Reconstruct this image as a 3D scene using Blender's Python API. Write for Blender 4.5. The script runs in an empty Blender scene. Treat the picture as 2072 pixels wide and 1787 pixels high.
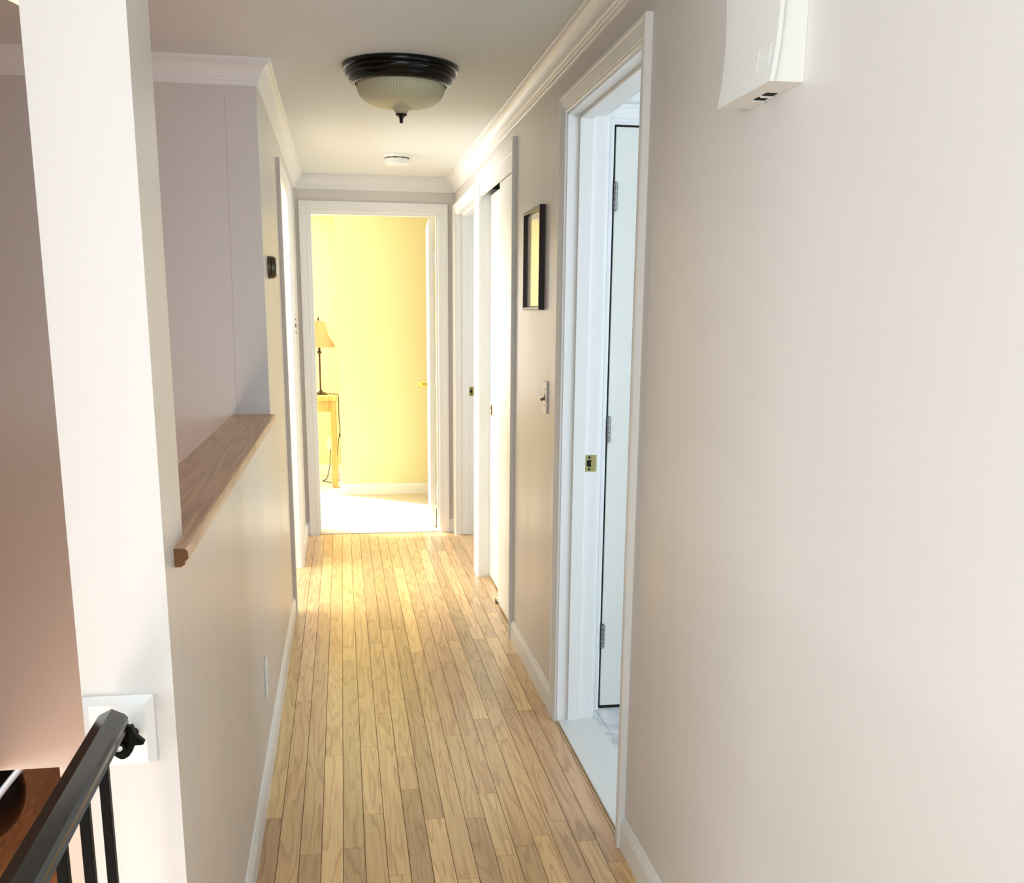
import bpy, bmesh, math, random
from mathutils import Vector, Matrix
random.seed(7)
S = bpy.context.scene
COL = S.collection
# ------------------------------------------------------------------ measured layout (metres)
XL, XR = -0.2678, 0.7323          # hall side of the left and right walls
XPL = -0.4009                     # stair side of the half wall
YE = 6.8716                       # end wall
YS = 3.9219                       # stairwell back wall
YP0, YP1 = 1.5503, 1.7307         # column
ZS = 1.0734                       # oak ledge
H = 2.28
TC = 0.019                        # casing thickness
WR = XR + 0.125                   # far side of the right wall
WE = YE + 0.12

# ------------------------------------------------------------------ materials
def lin(c):
    c = c / 255.0
    return c / 12.92 if c <= 0.04045 else ((c + 0.055) / 1.055) ** 2.4
def rgb(r, g, b): return (lin(r), lin(g), lin(b), 1.0)

def new_mat(name):
    m = bpy.data.materials.new(name); m.use_nodes = True
    nt = m.node_tree; p = nt.nodes['Principled BSDF']
    return m, nt, p

def link(nt, a, ao, b, bi): nt.links.new(a.outputs[ao], b.inputs[bi])

def mat(name, col, rough=0.5, metal=0.0, spec=0.5, bump=0.0, bscale=200.0, vary=0.0, vscale=3.0, coat=0.0, stretch=None, emit=None, estr=0.0):
    m, nt, p = new_mat(name)
    p.inputs['Base Color'].default_value = col
    p.inputs['Roughness'].default_value = rough
    p.inputs['Metallic'].default_value = metal
    p.inputs['Specular IOR Level'].default_value = spec
    p.inputs['Coat Weight'].default_value = coat
    p.inputs['Coat Roughness'].default_value = 0.15
    if emit:
        p.inputs['Emission Color'].default_value = emit
        p.inputs['Emission Strength'].default_value = estr
    tc = nt.nodes.new('ShaderNodeTexCoord')
    src = tc
    so = 'Object'
    if stretch:
        mp = nt.nodes.new('ShaderNodeMapping'); mp.inputs['Scale'].default_value = stretch
        link(nt, tc, 'Object', mp, 'Vector'); src, so = mp, 'Vector'
    if vary:
        n = nt.nodes.new('ShaderNodeTexNoise'); n.inputs['Scale'].default_value = vscale; n.inputs['Detail'].default_value = 4
        link(nt, src, so, n, 'Vector')
        mx = nt.nodes.new('ShaderNodeMix'); mx.data_type = 'RGBA'
        lo = tuple(c * (1 - vary) for c in col[:3]) + (1,); hi = tuple(min(1, c * (1 + vary)) for c in col[:3]) + (1,)
        mx.inputs['A'].default_value = lo; mx.inputs['B'].default_value = hi
        nt.links.new(n.outputs['Fac'], mx.inputs['Factor']); nt.links.new(mx.outputs['Result'], p.inputs['Base Color'])
    if bump:
        n = nt.nodes.new('ShaderNodeTexNoise'); n.inputs['Scale'].default_value = bscale; n.inputs['Detail'].default_value = 3
        link(nt, tc, 'Object', n, 'Vector')
        b = nt.nodes.new('ShaderNodeBump'); b.inputs['Strength'].default_value = bump; b.inputs['Distance'].default_value = 0.002
        nt.links.new(n.outputs['Fac'], b.inputs['Height']); nt.links.new(b.outputs['Normal'], p.inputs['Normal'])
    return m

def wall_paint(name, col, rough=0.42, streak=0.10):
    """satin wall paint: orange peel, faint vertical roller streaks in gloss"""
    m, nt, p = new_mat(name)
    tc = nt.nodes.new('ShaderNodeTexCoord')
    n1 = nt.nodes.new('ShaderNodeTexNoise'); n1.inputs['Scale'].default_value = 1.3; n1.inputs['Detail'].default_value = 3
    link(nt, tc, 'Object', n1, 'Vector')
    mx = nt.nodes.new('ShaderNodeMix'); mx.data_type = 'RGBA'
    mx.inputs['A'].default_value = tuple(c * 0.97 for c in col[:3]) + (1,)
    mx.inputs['B'].default_value = tuple(min(1, c * 1.03) for c in col[:3]) + (1,)
    nt.links.new(n1.outputs['Fac'], mx.inputs['Factor']); nt.links.new(mx.outputs['Result'], p.inputs['Base Color'])
    mp = nt.nodes.new('ShaderNodeMapping'); mp.inputs['Scale'].default_value = (22, 22, 0.9)
    link(nt, tc, 'Object', mp, 'Vector')
    n2 = nt.nodes.new('ShaderNodeTexNoise'); n2.inputs['Scale'].default_value = 1.0; n2.inputs['Detail'].default_value = 3
    link(nt, mp, 'Vector', n2, 'Vector')
    r = nt.nodes.new('ShaderNodeMapRange'); r.inputs['To Min'].default_value = rough - streak; r.inputs['To Max'].default_value = rough + streak
    nt.links.new(n2.outputs['Fac'], r.inputs['Value']); nt.links.new(r.outputs['Result'], p.inputs['Roughness'])
    n3 = nt.nodes.new('ShaderNodeTexNoise'); n3.inputs['Scale'].default_value = 260; n3.inputs['Detail'].default_value = 2
    link(nt, tc, 'Object', n3, 'Vector')
    b = nt.nodes.new('ShaderNodeBump'); b.inputs['Strength'].default_value = 0.12; b.inputs['Distance'].default_value = 0.0015
    nt.links.new(n3.outputs['Fac'], b.inputs['Height']); nt.links.new(b.outputs['Normal'], p.inputs['Normal'])
    p.inputs['Specular IOR Level'].default_value = 0.5
    return m

def oak(name, light, dark, rough=0.3, attr=None, coat=0.3, axis='Y', rings=10.0, stretch=(12, 0.95)):
    """oak with cathedral grain: contour lines of a stretched noise + fine pores; attr carries per-board tone and offset"""
    m, nt, p = new_mat(name)
    N = nt.nodes.new
    tc = N('ShaderNodeTexCoord')
    vec = N('ShaderNodeVectorMath'); vec.operation = 'ADD'
    link(nt, tc, 'Object', vec, 0)
    sep = None
    if attr:
        at = N('ShaderNodeAttribute'); at.attribute_name = attr
        sep = N('ShaderNodeSeparateColor'); nt.links.new(at.outputs['Color'], sep.inputs['Color'])
        cmb = N('ShaderNodeCombineXYZ')
        m1 = N('ShaderNodeMath'); m1.operation = 'MULTIPLY'; m1.inputs[1].default_value = 31.0
        m2 = N('ShaderNodeMath'); m2.operation = 'MULTIPLY'; m2.inputs[1].default_value = 57.0
        nt.links.new(sep.outputs['Green'], m1.inputs[0]); nt.links.new(sep.outputs['Green'], m2.inputs[0])
        nt.links.new(m1.outputs[0], cmb.inputs['Y']); nt.links.new(m2.outputs[0], cmb.inputs['Z'])
        nt.links.new(cmb.outputs['Vector'], vec.inputs[1])
    def noise(scale3, detail, rough_=0.5, dist=0.0):
        mp = N('ShaderNodeMapping'); mp.inputs['Scale'].default_value = scale3
        nt.links.new(vec.outputs['Vector'], mp.inputs['Vector'])
        n = N('ShaderNodeTexNoise'); n.inputs['Scale'].default_value = 1.0; n.inputs['Detail'].default_value = detail
        n.inputs['Roughness'].default_value = rough_; n.inputs['Distortion'].default_value = dist
        nt.links.new(mp.outputs['Vector'], n.inputs['Vector']); return n
    def sc(a, l): return (a, l, 1.0) if axis == 'Y' else (l, a, 1.0)
    big = noise(sc(*stretch), 2.0, 0.55, 0.12)
    mul = N('ShaderNodeMath'); mul.operation = 'MULTIPLY'; mul.inputs[1].default_value = rings
    nt.links.new(big.outputs['Fac'], mul.inputs[0])
    fr = N('ShaderNodeMath'); fr.operation = 'FRACT'; nt.links.new(mul.outputs[0], fr.inputs[0])
    ramp = N('ShaderNodeValToRGB'); e = ramp.color_ramp.elements
    e[0].position = 0.0; e[0].color = (1, 1, 1, 1); e[1].position = 1.0; e[1].color = (0.75, 0.75, 0.75, 1)
    for ps, v in ((0.55, 0.9), (0.82, 0.35), (0.92, 0.15)):
        q = ramp.color_ramp.elements.new(ps); q.color = (v, v, v, 1)
    nt.links.new(fr.outputs[0], ramp.inputs['Fac'])
    pores = noise(sc(420, 9), 3.0, 0.6)
    fib = noise(sc(90, 3.0), 3.0, 0.6)
    a1 = N('ShaderNodeMath'); a1.operation = 'MULTIPLY_ADD'; a1.inputs[1].default_value = 0.28; nt.links.new(ramp.outputs['Color'], a1.inputs[0])
    a2 = N('ShaderNodeMath'); a2.operation = 'MULTIPLY_ADD'; a2.inputs[1].default_value = 0.40; nt.links.new(pores.outputs['Fac'], a2.inputs[0])
    a3 = N('ShaderNodeMath'); a3.operation = 'MULTIPLY'; a3.inputs[1].default_value = 0.50; nt.links.new(fib.outputs['Fac'], a3.inputs[0])
    nt.links.new(a3.outputs[0], a2.inputs[2]); nt.links.new(a2.outputs[0], a1.inputs[2])
    cr = N('ShaderNodeValToRGB'); e = cr.color_ramp.elements
    e[0].position = 0.30; e[0].color = dark; e[1].position = 0.78; e[1].color = light
    nt.links.new(a1.outputs[0], cr.inputs['Fac'])
    out = cr.outputs['Color']
    if attr:
        hs = N('ShaderNodeHueSaturation')
        rv = N('ShaderNodeMapRange'); rv.inputs['To Min'].default_value = 0.62; rv.inputs['To Max'].default_value = 1.34
        nt.links.new(sep.outputs['Red'], rv.inputs['Value']); nt.links.new(rv.outputs['Result'], hs.inputs['Value'])
        rh = N('ShaderNodeMapRange'); rh.inputs['To Min'].default_value = 0.486; rh.inputs['To Max'].default_value = 0.512
        nt.links.new(sep.outputs['Blue'], rh.inputs['Value']); nt.links.new(rh.outputs['Result'], hs.inputs['Hue'])
        nt.links.new(out, hs.inputs['Color']); out = hs.outputs['Color']
    nt.links.new(out, p.inputs['Base Color'])
    p.inputs['Roughness'].default_value = rough
    p.inputs['Coat Weight'].default_value = coat; p.inputs['Coat Roughness'].default_value = 0.22
    b = N('ShaderNodeBump'); b.inputs['Strength'].default_value = 0.12; b.inputs['Distance'].default_value = 0.001
    nt.links.new(a1.outputs[0], b.inputs['Height']); nt.links.new(b.outputs['Normal'], p.inputs['Normal'])
    return m

M = {}
M['wall'] = wall_paint('taupe_wall_paint', rgb(227, 220, 215), 0.34, 0.09)
M['ceil'] = mat('ceiling_paint', rgb(238, 241, 239), 0.8, bump=0.15, bscale=180)
M['trim'] = mat('white_trim_paint', rgb(249, 249, 247), 0.35, vary=0.015, vscale=6)
M['door'] = mat('white_door_paint', rgb(240, 240, 232), 0.38, vary=0.015, vscale=5)
M['floor'] = oak('oak_strip_floor', rgb(252, 213, 152), rgb(200, 148, 92), 0.30, attr='board', coat=0.35)
M['gap'] = mat('floor_gap_dark', rgb(138, 96, 58), 0.8)
M['ledge'] = oak('oak_ledge_wood', rgb(228, 188, 152), rgb(172, 126, 92), 0.40, coat=0.15, rings=12, stretch=(15, 0.42))
M['ledge_end'] = mat('oak_end_grain', rgb(120, 78, 44), 0.7, vary=0.3, vscale=120)
M['yellow'] = wall_paint('yellow_bedroom_paint', rgb(248, 236, 188), 0.55, 0.05)
M['carpet'] = mat('beige_carpet', rgb(226, 214, 190), 0.95, bump=0.9, bscale=90, vary=0.22, vscale=110, spec=0.1)
M['living_carpet'] = mat('grey_carpet', rgb(206, 206, 204), 0.95, bump=0.5, bscale=90, spec=0.1)
M['damper'] = mat('brown_bounce_damper', rgb(112, 84, 62), 0.5, vary=0.2, vscale=4, stretch=(14, 14, 0.8))  # dark brown put on unseen surfaces to soak up bounced light
M['black'] = mat('black_bronze', rgb(7, 6, 6), 0.18, spec=0.28, coat=0.15)
M['rail'] = mat('polished_dark_rail', rgb(28, 24, 20), 0.25, spec=0.4, coat=0.3, vary=0.3, vscale=20)
M['iron'] = mat('black_iron', rgb(10, 9, 8), 0.45, spec=0.08)
M['brass'] = mat('antique_brass', rgb(168, 158, 104), 0.35, metal=0.85, vary=0.1, vscale=40)
M['brassb'] = mat('bright_brass', rgb(214, 186, 110), 0.22, metal=1.0)
M['steel'] = mat('brushed_steel', rgb(150, 152, 152), 0.35, metal=1.0)
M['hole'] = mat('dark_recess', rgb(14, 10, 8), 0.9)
M['plastic'] = mat('white_plastic', rgb(244, 243, 238), 0.35, vary=0.01, vscale=10)
M['slot'] = mat('shadow_grey_plastic', rgb(120, 116, 106), 0.6)
M['tile'] = None
M['saddle'] = mat('white_marble_saddle', rgb(238, 238, 234), 0.25, vary=0.03, vscale=9)
M['nest'] = mat('bronze_thermostat', rgb(96, 86, 68), 0.35, metal=0.6)
M['nestglass'] = mat('thermostat_glass', rgb(200, 200, 200), 0.05, spec=0.9, coat=1.0)
M['frame'] = mat('dark_mahogany_frame', rgb(36, 18, 12), 0.35, spec=0.35, coat=0.15, vary=0.3, vscale=30)
M['picture'] = mat('pale_cream_picture', rgb(252, 242, 206), 0.4, spec=0.5, coat=1.0)
p_ = M['picture'].node_tree.nodes['Principled BSDF']; p_.inputs['Coat Roughness'].default_value = 0.02; p_.inputs['Coat IOR'].default_value = 1.7
M['pine'] = oak('honey_pine', rgb(222, 166, 98), rgb(186, 122, 60), 0.4, coat=0.2, rings=5)
M['shade'] = mat('cream_lamp_shade', rgb(196, 152, 112), 0.8, bump=0.2, bscale=500)
M['bronze'] = mat('aged_bronze', rgb(70, 54, 36), 0.35, metal=0.7)
M['cord'] = mat('black_cord', rgb(34, 30, 26), 0.5)
M['dark_floor'] = oak('brown_lower_floor', rgb(222, 152, 98), rgb(160, 94, 56), 0.4, coat=0.2, rings=9)
M['glint'] = mat('pale_blue_glint', rgb(178, 198, 222), 0.25, coat=0.5)  # pale blue colour imitates a highlight on the black leather
M['leather'] = mat('black_leather', rgb(16, 15, 18), 0.25, spec=0.6, bump=0.2, bscale=120)
M['seam'] = mat('hairline_crack', rgb(160, 134, 112), 0.8)
M['track'] = mat('dark_door_track', rgb(52, 40, 26), 0.5)
M['glow'] = mat('cream_glass_bowl', rgb(252, 240, 190), 0.3, emit=rgb(255, 240, 180), estr=0.8)

# frosted ribbed lamp glass
m, nt, p = new_mat('frosted_ribbed_glass')
p.inputs['Base Color'].default_value = rgb(214, 211, 178); p.inputs['Roughness'].default_value = 0.4
p.inputs['Subsurface Weight'].default_value = 0.15; p.inputs['Subsurface Radius'].default_value = (.02, .02, .015)
p.inputs['Coat Weight'].default_value = 0.0; p.inputs['Specular IOR Level'].default_value = 0.25
M['dome'] = m

# white veined tile
m, nt, p = new_mat('white_marble_tile')
tc = nt.nodes.new('ShaderNodeTexCoord')
br = nt.nodes.new('ShaderNodeTexBrick'); br.inputs['Scale'].default_value = 1.0
br.inputs['Brick Width'].default_value = 0.30; br.inputs['Row Height'].default_value = 0.30; br.inputs['Mortar Size'].default_value = 0.003; br.offset = 0.0
ns = nt.nodes.new('ShaderNodeTexNoise'); ns.inputs['Scale'].default_value = 4.0; ns.inputs['Detail'].default_value = 8; ns.inputs['Distortion'].default_value = 1.5
link(nt, tc, 'Object', br, 'Vector'); link(nt, tc, 'Object', ns, 'Vector')
rp = nt.nodes.new('ShaderNodeValToRGB'); e = rp.color_ramp.elements
e[0].position = 0.40; e[0].color = rgb(240, 240, 240); e[1].position = 0.62; e[1].color = rgb(240, 240, 240)
q = rp.color_ramp.elements.new(0.5); q.color = rgb(204, 206, 210)
link(nt, ns, 'Fac', rp, 'Fac')
nt.links.new(rp.outputs['Color'], br.inputs['Color1']); nt.links.new(rp.outputs['Color'], br.inputs['Color2'])
br.inputs['Mortar'].default_value = rgb(200, 200, 198)
nt.links.new(br.outputs['Color'], p.inputs['Base Color']); p.inputs['Roughness'].default_value = 0.18
M['tile'] = m

# ------------------------------------------------------------------ geometry helpers
def box(bm, x0, x1, y0, y1, z0, z1, mi=0, bev=0.0, seg=1):
    x0, x1 = min(x0, x1), max(x0, x1); y0, y1 = min(y0, y1), max(y0, y1); z0, z1 = min(z0, z1), max(z0, z1)
    t = bmesh.new() if bev else bm
    v = [t.verts.new(c) for c in ((x0,y0,z0),(x1,y0,z0),(x1,y1,z0),(x0,y1,z0),(x0,y0,z1),(x1,y0,z1),(x1,y1,z1),(x0,y1,z1))]
    for f in ((0,3,2,1),(4,5,6,7),(0,1,5,4),(1,2,6,5),(2,3,7,6),(3,0,4,7)):
        fc = t.faces.new([v[i] for i in f]); fc.material_index = mi
    if bev:
        bmesh.ops.bevel(t, geom=t.edges[:], offset=bev, segments=seg, affect='EDGES', profile=0.6)
        merge(bm, t, mi)

def merge(bm, t, mi=None, mtx=None):
    if mtx is not None: bmesh.ops.transform(t, matrix=mtx, verts=t.verts[:])
    mp = {}
    for v in t.verts: mp[v] = bm.verts.new(v.co)
    for f in t.faces:
        try: nf = bm.faces.new([mp[v] for v in f.verts])
        except ValueError: continue
        nf.material_index = f.material_index if mi is None else mi
        nf.smooth = f.smooth
    t.free()

def lathe(bm, prof, seg=48, mi=0, mtx=None, ribs=0.0, nrib=0):
    """profile [(r,z)] round local z"""
    t = bmesh.new(); rows = []
    for r, z in prof:
        if r < 1e-6: rows.append([t.verts.new((0, 0, z))])
        else:
            row = []
            for i in range(seg):
                a = 2 * math.pi * i / seg
                rr = r * (1 + ribs * math.cos(nrib * a)) if nrib else r
                row.append(t.verts.new((rr * math.cos(a), rr * math.sin(a), z)))
            rows.append(row)
    for a, b in zip(rows, rows[1:]):
        for i in range(seg):
            j = (i + 1) % seg
            if len(a) == 1 and len(b) == 1: continue
            if len(a) == 1: f = t.faces.new((a[0], b[i], b[j]))
            elif len(b) == 1: f = t.faces.new((a[i], b[0], a[j]))
            else: f = t.faces.new((a[i], b[i], b[j], a[j]))
            f.smooth = True
    bmesh.ops.recalc_face_normals(t, faces=t.faces[:])
    merge(bm, t, mi, mtx)

def prism(bm, pts, axis, a0, a1, mi=0, smooth=False):
    """polygon pts (2-D) extruded along axis from a0 to a1. axis x: (y,z); y: (x,z); z: (x,y)"""
    def P(p, a): return {'x': (a, p[0], p[1]), 'y': (p[0], a, p[1]), 'z': (p[0], p[1], a)}[axis]
    t = bmesh.new()
    A = [t.verts.new(P(p, a0)) for p in pts]; B = [t.verts.new(P(p, a1)) for p in pts]
    n = len(pts)
    for i in range(n):
        f = t.faces.new((A[i], A[(i + 1) % n], B[(i + 1) % n], B[i])); f.smooth = smooth
    t.faces.new(A); t.faces.new(B)
    bmesh.ops.recalc_face_normals(t, faces=t.faces[:])
    merge(bm, t, mi)

def tube(bm, pts, r, seg=8, mi=0):
    t = bmesh.new(); rings = []
    P = [Vector(p) for p in pts]
    for i, p in enumerate(P):
        d = (P[min(i + 1, len(P) - 1)] - P[max(i - 1, 0)]).normalized()
        u = d.orthogonal().normalized() if i == 0 else (u - d * u.dot(d)).normalized()
        w = d.cross(u)
        rings.append([t.verts.new(p + r * (math.cos(2*math.pi*k/seg) * u + math.sin(2*math.pi*k/seg) * w)) for k in range(seg)])
    for a, b in zip(rings, rings[1:]):
        for k in range(seg):
            f = t.faces.new((a[k], a[(k+1) % seg], b[(k+1) % seg], b[k])); f.smooth = True
    t.faces.new(rings[0][::-1]); t.faces.new(rings[-1])
    bmesh.ops.recalc_face_normals(t, faces=t.faces[:])
    merge(bm, t, mi)

def spline(pts, n=8):
    P = [Vector(p) for p in pts]; out = []
    for i in range(len(P) - 1):
        p0, p1, p2, p3 = P[max(i-1, 0)], P[i], P[i+1], P[min(i+2, len(P)-1)]
        for k in range(n):
            t = k / n
            out.append(0.5 * ((2*p1) + (p2-p0)*t + (2*p0-5*p1+4*p2-p3)*t*t + (3*p1-p0-3*p2+p3)*t*t*t))
    out.append(P[-1]); return out

LOC = {}
def obj(name, bm, mats, parent=None, sharp=35):
    me = bpy.data.meshes.new(name)
    bm.normal_update(); bm.to_mesh(me); bm.free()
    for m in (mats if isinstance(mats, (list, tuple)) else [mats]): me.materials.append(M[m])
    if any(p.use_smooth for p in me.polygons): me.set_sharp_from_angle(angle=math.radians(sharp))
    o = bpy.data.objects.new(name, me); COL.objects.link(o)
    if parent is not None:
        o.parent = parent
        o.matrix_parent_inverse = Matrix.Translation(LOC.get(parent.name, Vector((0, 0, 0)))).inverted()
    return o
def thing(name, label, cat, loc, group=None):
    o = bpy.data.objects.new(name, None); COL.objects.link(o); o.location = loc; o.empty_display_size = 0.05
    LOC[o.name] = Vector(loc); o['label'] = label; o['category'] = cat
    if group: o['group'] = group
    return o
def tag(o, label, cat, group=None):
    o['label'] = label; o['category'] = cat
    if group: o['group'] = group
    return o
def struct(name, bm, mats, **k):
    o = obj(name, bm, mats, **k); o['kind'] = 'structure'; return o
def struct_empty(name, loc):
    o = bpy.data.objects.new(name, None); COL.objects.link(o); o.location = loc; o.empty_display_size = 0.05
    LOC[o.name] = Vector(loc); o['kind'] = 'structure'; return o
NB = bmesh.new

# casing: colonial profile swept up, across and down round an opening with mitred corners
CPROF = [(0.0, 0.0), (0.0, 0.008), (0.003, 0.010), (0.009, 0.010), (0.011, 0.012), (0.014, 0.0105), (0.030, 0.0145), (0.040, 0.0165),
         (0.043, 0.0165), (0.045, 0.019), (0.054, 0.019), (0.057, 0.017), (0.057, 0.0)]
def casing(bm, plane, pos, out, a0, a1, zt, z0=0.0, edge_leg=None):
    """plane 'x': wall surface x=pos, opening along y from a0 to a1; out = +-1 direction the casing stands proud"""
    def P(a, z, t): return (pos + out * t, a, z) if plane == 'x' else (a, pos + out * t, z)
    rows = []
    for st in range(4):
        row = []
        for w, t in CPROF:
            a = a0 - w if st < 2 else a1 + w
            z = z0 if st in (0, 3) else zt + w
            row.append(bm.verts.new(P(a, z, t)))
        rows.append(row)
    fs = []
    for s in range(3):
        for i in range(len(CPROF)):
            j = (i + 1) % len(CPROF)
            f = bm.faces.new((rows[s][i], rows[s][j], rows[s+1][j], rows[s+1][i])); fs.append(f)
            if edge_leg == s and i == len(CPROF) - 2: f.material_index = 1
    fs.append(bm.faces.new(rows[0])); fs.append(bm.faces.new(rows[3]))
    bmesh.ops.recalc_face_normals(bm, faces=fs)

def jamb(bm, plane, c0, c1, a0, a1, zt, th=0.018):
    """three jamb boards filling the depth c0..c1 of the wall; clear opening a0..a1 x zt"""
    for (p, q, z0, z1) in ((a0 - th, a0, 0, zt), (a1, a1 + th, 0, zt), (a0 - th, a1 + th, zt, zt + th)):
        if plane == 'x': box(bm, c0, c1, p, q, z0, z1)
        else: box(bm, p, q, c0, c1, z0, z1)
def stops(bm, plane, c0, c1, a0, a1, zt, th=0.011):
    for (p, q, z0, z1) in ((a0, a0 + th, 0.004, zt), (a1 - th, a1, 0.004, zt), (a0 + th, a1 - th, zt - th, zt)):
        if plane == 'x': box(bm, c0, c1, p, q, z0, z1, bev=0.0012)
        else: box(bm, p, q, c0, c1, z0, z1, bev=0.0012)

def wall_holes(bm, plane, c0, c1, a0, a1, z0, z1, holes):
    """slab with rectangular holes [(h0,h1,zb,zt)] sorted along a"""
    def bx(p, q, za, zb):
        if q - p < 1e-5 or zb - za < 1e-5: return
        if plane == 'x': box(bm, c0, c1, p, q, za, zb)
        else: box(bm, p, q, c0, c1, za, zb)
    cur = a0
    for h0, h1, zb, zt in holes:
        bx(cur, h0, z0, z1); bx(h0, h1, z0, zb); bx(h0, h1, zt, z1); cur = h1
    bx(cur, a1, z0, z1)

# ------------------------------------------------------------------ floor
def build_floor():
    bm = NB(); lay = bm.loops.layers.float_color.new('board')
    W = 0.0585; X0 = -0.0345
    joints = [(-0.238, 2.76)]
    # butt joints read off the photo (x, y on the floor)
    J = [(552,1656),(624,1730),(717,1716),(760,1647),(749,1512),(777,1444),(805,1414),(675,1530),(810,1770),(834,1597),(821,1531),
         (882,1656),(879,1457),(921,1488),(967,1656),(992,1605),(979,1455),(953,1777),(908,1338),(922,1297),(847,1320),(761,1302),
         (758,1255),(708,1338),(650,1343),(614,1418),(1031,1434),(1038,1323),(1090,1426),(1102,1690),(845,1200),(700,1160),(650,1220),
         (880,1180),(960,1195),(990,1240),(720,1130),(800,1150)]
    pj = [floor_pt(*j) for j in J]
    tones = [((835,1640),.16,.35),((992,1700),.98,.6),((882,1720),.78,.55),((717,1760),.22,.4),((967,1730),.2,.45),((879,1530),.30,.35),
             ((540,1720),.10,.1),((620,1760),.18,.3),((660,1700),.85,.65),((1040,1370),.75,.8),((1110,1740),.8,.6),((600,1560),.40,.4),
             ((760,1590),.75,.55),((760,1480),.6,.6),((790,1560),.66,.6),((1075,1600),.55,.2),((1010,1560),.42,.3),((1160,1600),.28,.05),
             ((1190,1700),.25,.05),((1060,1500),.35,.1),((570,1700),.45,.35),((760,1720),.5,.5),((930,1640),.55,.5),((640,1600),.45,.45),
             ((925,1560),.5,.45),((1000,1430),.5,.3),((660,1180),.85,.7),((640,1480),.42,.4),((690,1480),.7,.6)]
    tp = [(floor_pt(*a), t, h) for a, t, h in tones]
    g = 0.00045; b = 0.0005
    kmin = math.floor((-0.395 - X0) / W); kmax = math.ceil((0.7423 - X0) / W)
    for k in range(kmin, kmax):
        xa, xb = X0 + k * W, X0 + (k + 1) * W
        cuts = sorted(y for x, y in pj if xa <= x < xb)
        ys = [-0.35]
        rnd = random.Random(100 + k)
        full = []
        y = -0.35 + rnd.uniform(0.2, 0.9)
        lo = min(cuts) - 0.35 if cuts else 99
        hi = max(cuts) + 0.5 if cuts else 99
        while y < 6.7:
            if y < lo or y > hi: full.append(y)
            y += rnd.uniform(0.55, 1.45)
        ys = [-0.35] + sorted(full + cuts) + [YE + 0.01]
        for ya, yb in zip(ys, ys[1:]):
            tone = min(1, max(0, rnd.gauss(0.52, 0.16))); hue = rnd.uniform(0.2, 0.75); off = rnd.random()
            for (px, py), t, h in tp:
                if xa <= px < xb and ya <= py < yb: tone, hue = t, h
            # clip by walls / stair opening
            segs = []
            x0, x1 = max(xa, XPL + 0.004), min(xb, XR + 0.002)
            if yb > YP0 and ya >= YP0: x0 = max(x0, XL)
            if x1 - x0 < 0.004: continue
            x0 += g; x1 -= g; y0, y1 = ya + g, yb - g
            pts = [(x0, y0, -0.004), (x1, y0, -0.004), (x1, y1, -0.004), (x0, y1, -0.004)]
            top = [(x0 + b, y0 + b, 0.0), (x1 - b, y0 + b, 0.0), (x1 - b, y1 - b, 0.0), (x0 + b, y1 - b, 0.0)]
            v = [bm.verts.new(p) for p in pts]; u = [bm.verts.new(p) for p in top]
            fs = [bm.faces.new(u)]
            for i in range(4): fs.append(bm.faces.new((v[i], v[(i+1) % 4], u[(i+1) % 4], u[i])))
            for f in fs:
                for l in f.loops: l[lay] = (tone, off, hue, 1.0)
    # slab and dark bed under the boards; it also runs into the closet and side door openings
    box(bm, XPL, XR + 0.6, -0.35, YP0, -0.275, -0.004, 1)
    box(bm, XL - 0.133, XR + 0.6, YP0, YE + 0.005, -0.275, -0.004, 1)
    for f in bm.faces:
        if f.material_index == 1:
            for l in f.loops: l[lay] = (0.5, 0.5, 0.5, 1)
    # short cross boards in the left and far right doorways and the closet
    def patch(x0, x1, y0, y1, nrow):
        for i in range(nrow):
            xa = x0 + (x1 - x0) * i / nrow; xb = x0 + (x1 - x0) * (i + 1) / nrow
            vs = [bm.verts.new(c) for c in ((xa+g,y0,-0.0005),(xb-g,y0,-0.0005),(xb-g,y1,-0.0005),(xa+g,y1,-0.0005))]
            f = bm.faces.new(vs); o_ = random.random(); t_ = random.uniform(.4, .6)
            for l in f.loops: l[lay] = (t_, o_, 0.5, 1)
    patch(XR + 0.002, WR, 4.503, 5.598, 2); patch(XR + 0.002, WR + 0.4, 5.762, 6.768, 9); patch(XL - 0.7, XL, 5.027, 5.94, 12)
    return struct('floor', bm, ['floor', 'gap'])

# camera model, used to turn marks on the photographed floor into plan positions
CAM = dict(hc=1.4297, yaw=.1703, pitch=-.2265, roll=.0104, f=2082.94, cx=1052.66, cy=1123.28)
def cam_basis():
    cy, sy = math.cos(CAM['yaw']), math.sin(CAM['yaw']); cp, sp = math.cos(CAM['pitch']), math.sin(CAM['pitch'])
    F = Vector((sy * cp, cy * cp, sp)); R = Vector((cy, -sy, 0)); U = R.cross(F)
    cr, sr = math.cos(CAM['roll']), math.sin(CAM['roll'])
    return cr * R + sr * U, -sr * R + cr * U, F
def floor_pt(px, py):
    R, U, F = cam_basis()
    d = F + R * ((px - CAM['cx']) / CAM['f']) - U * ((py - CAM['cy']) / CAM['f'])
    t = -CAM['hc'] / d.z
    return (d.x * t, d.y * t)

build_floor()

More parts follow.
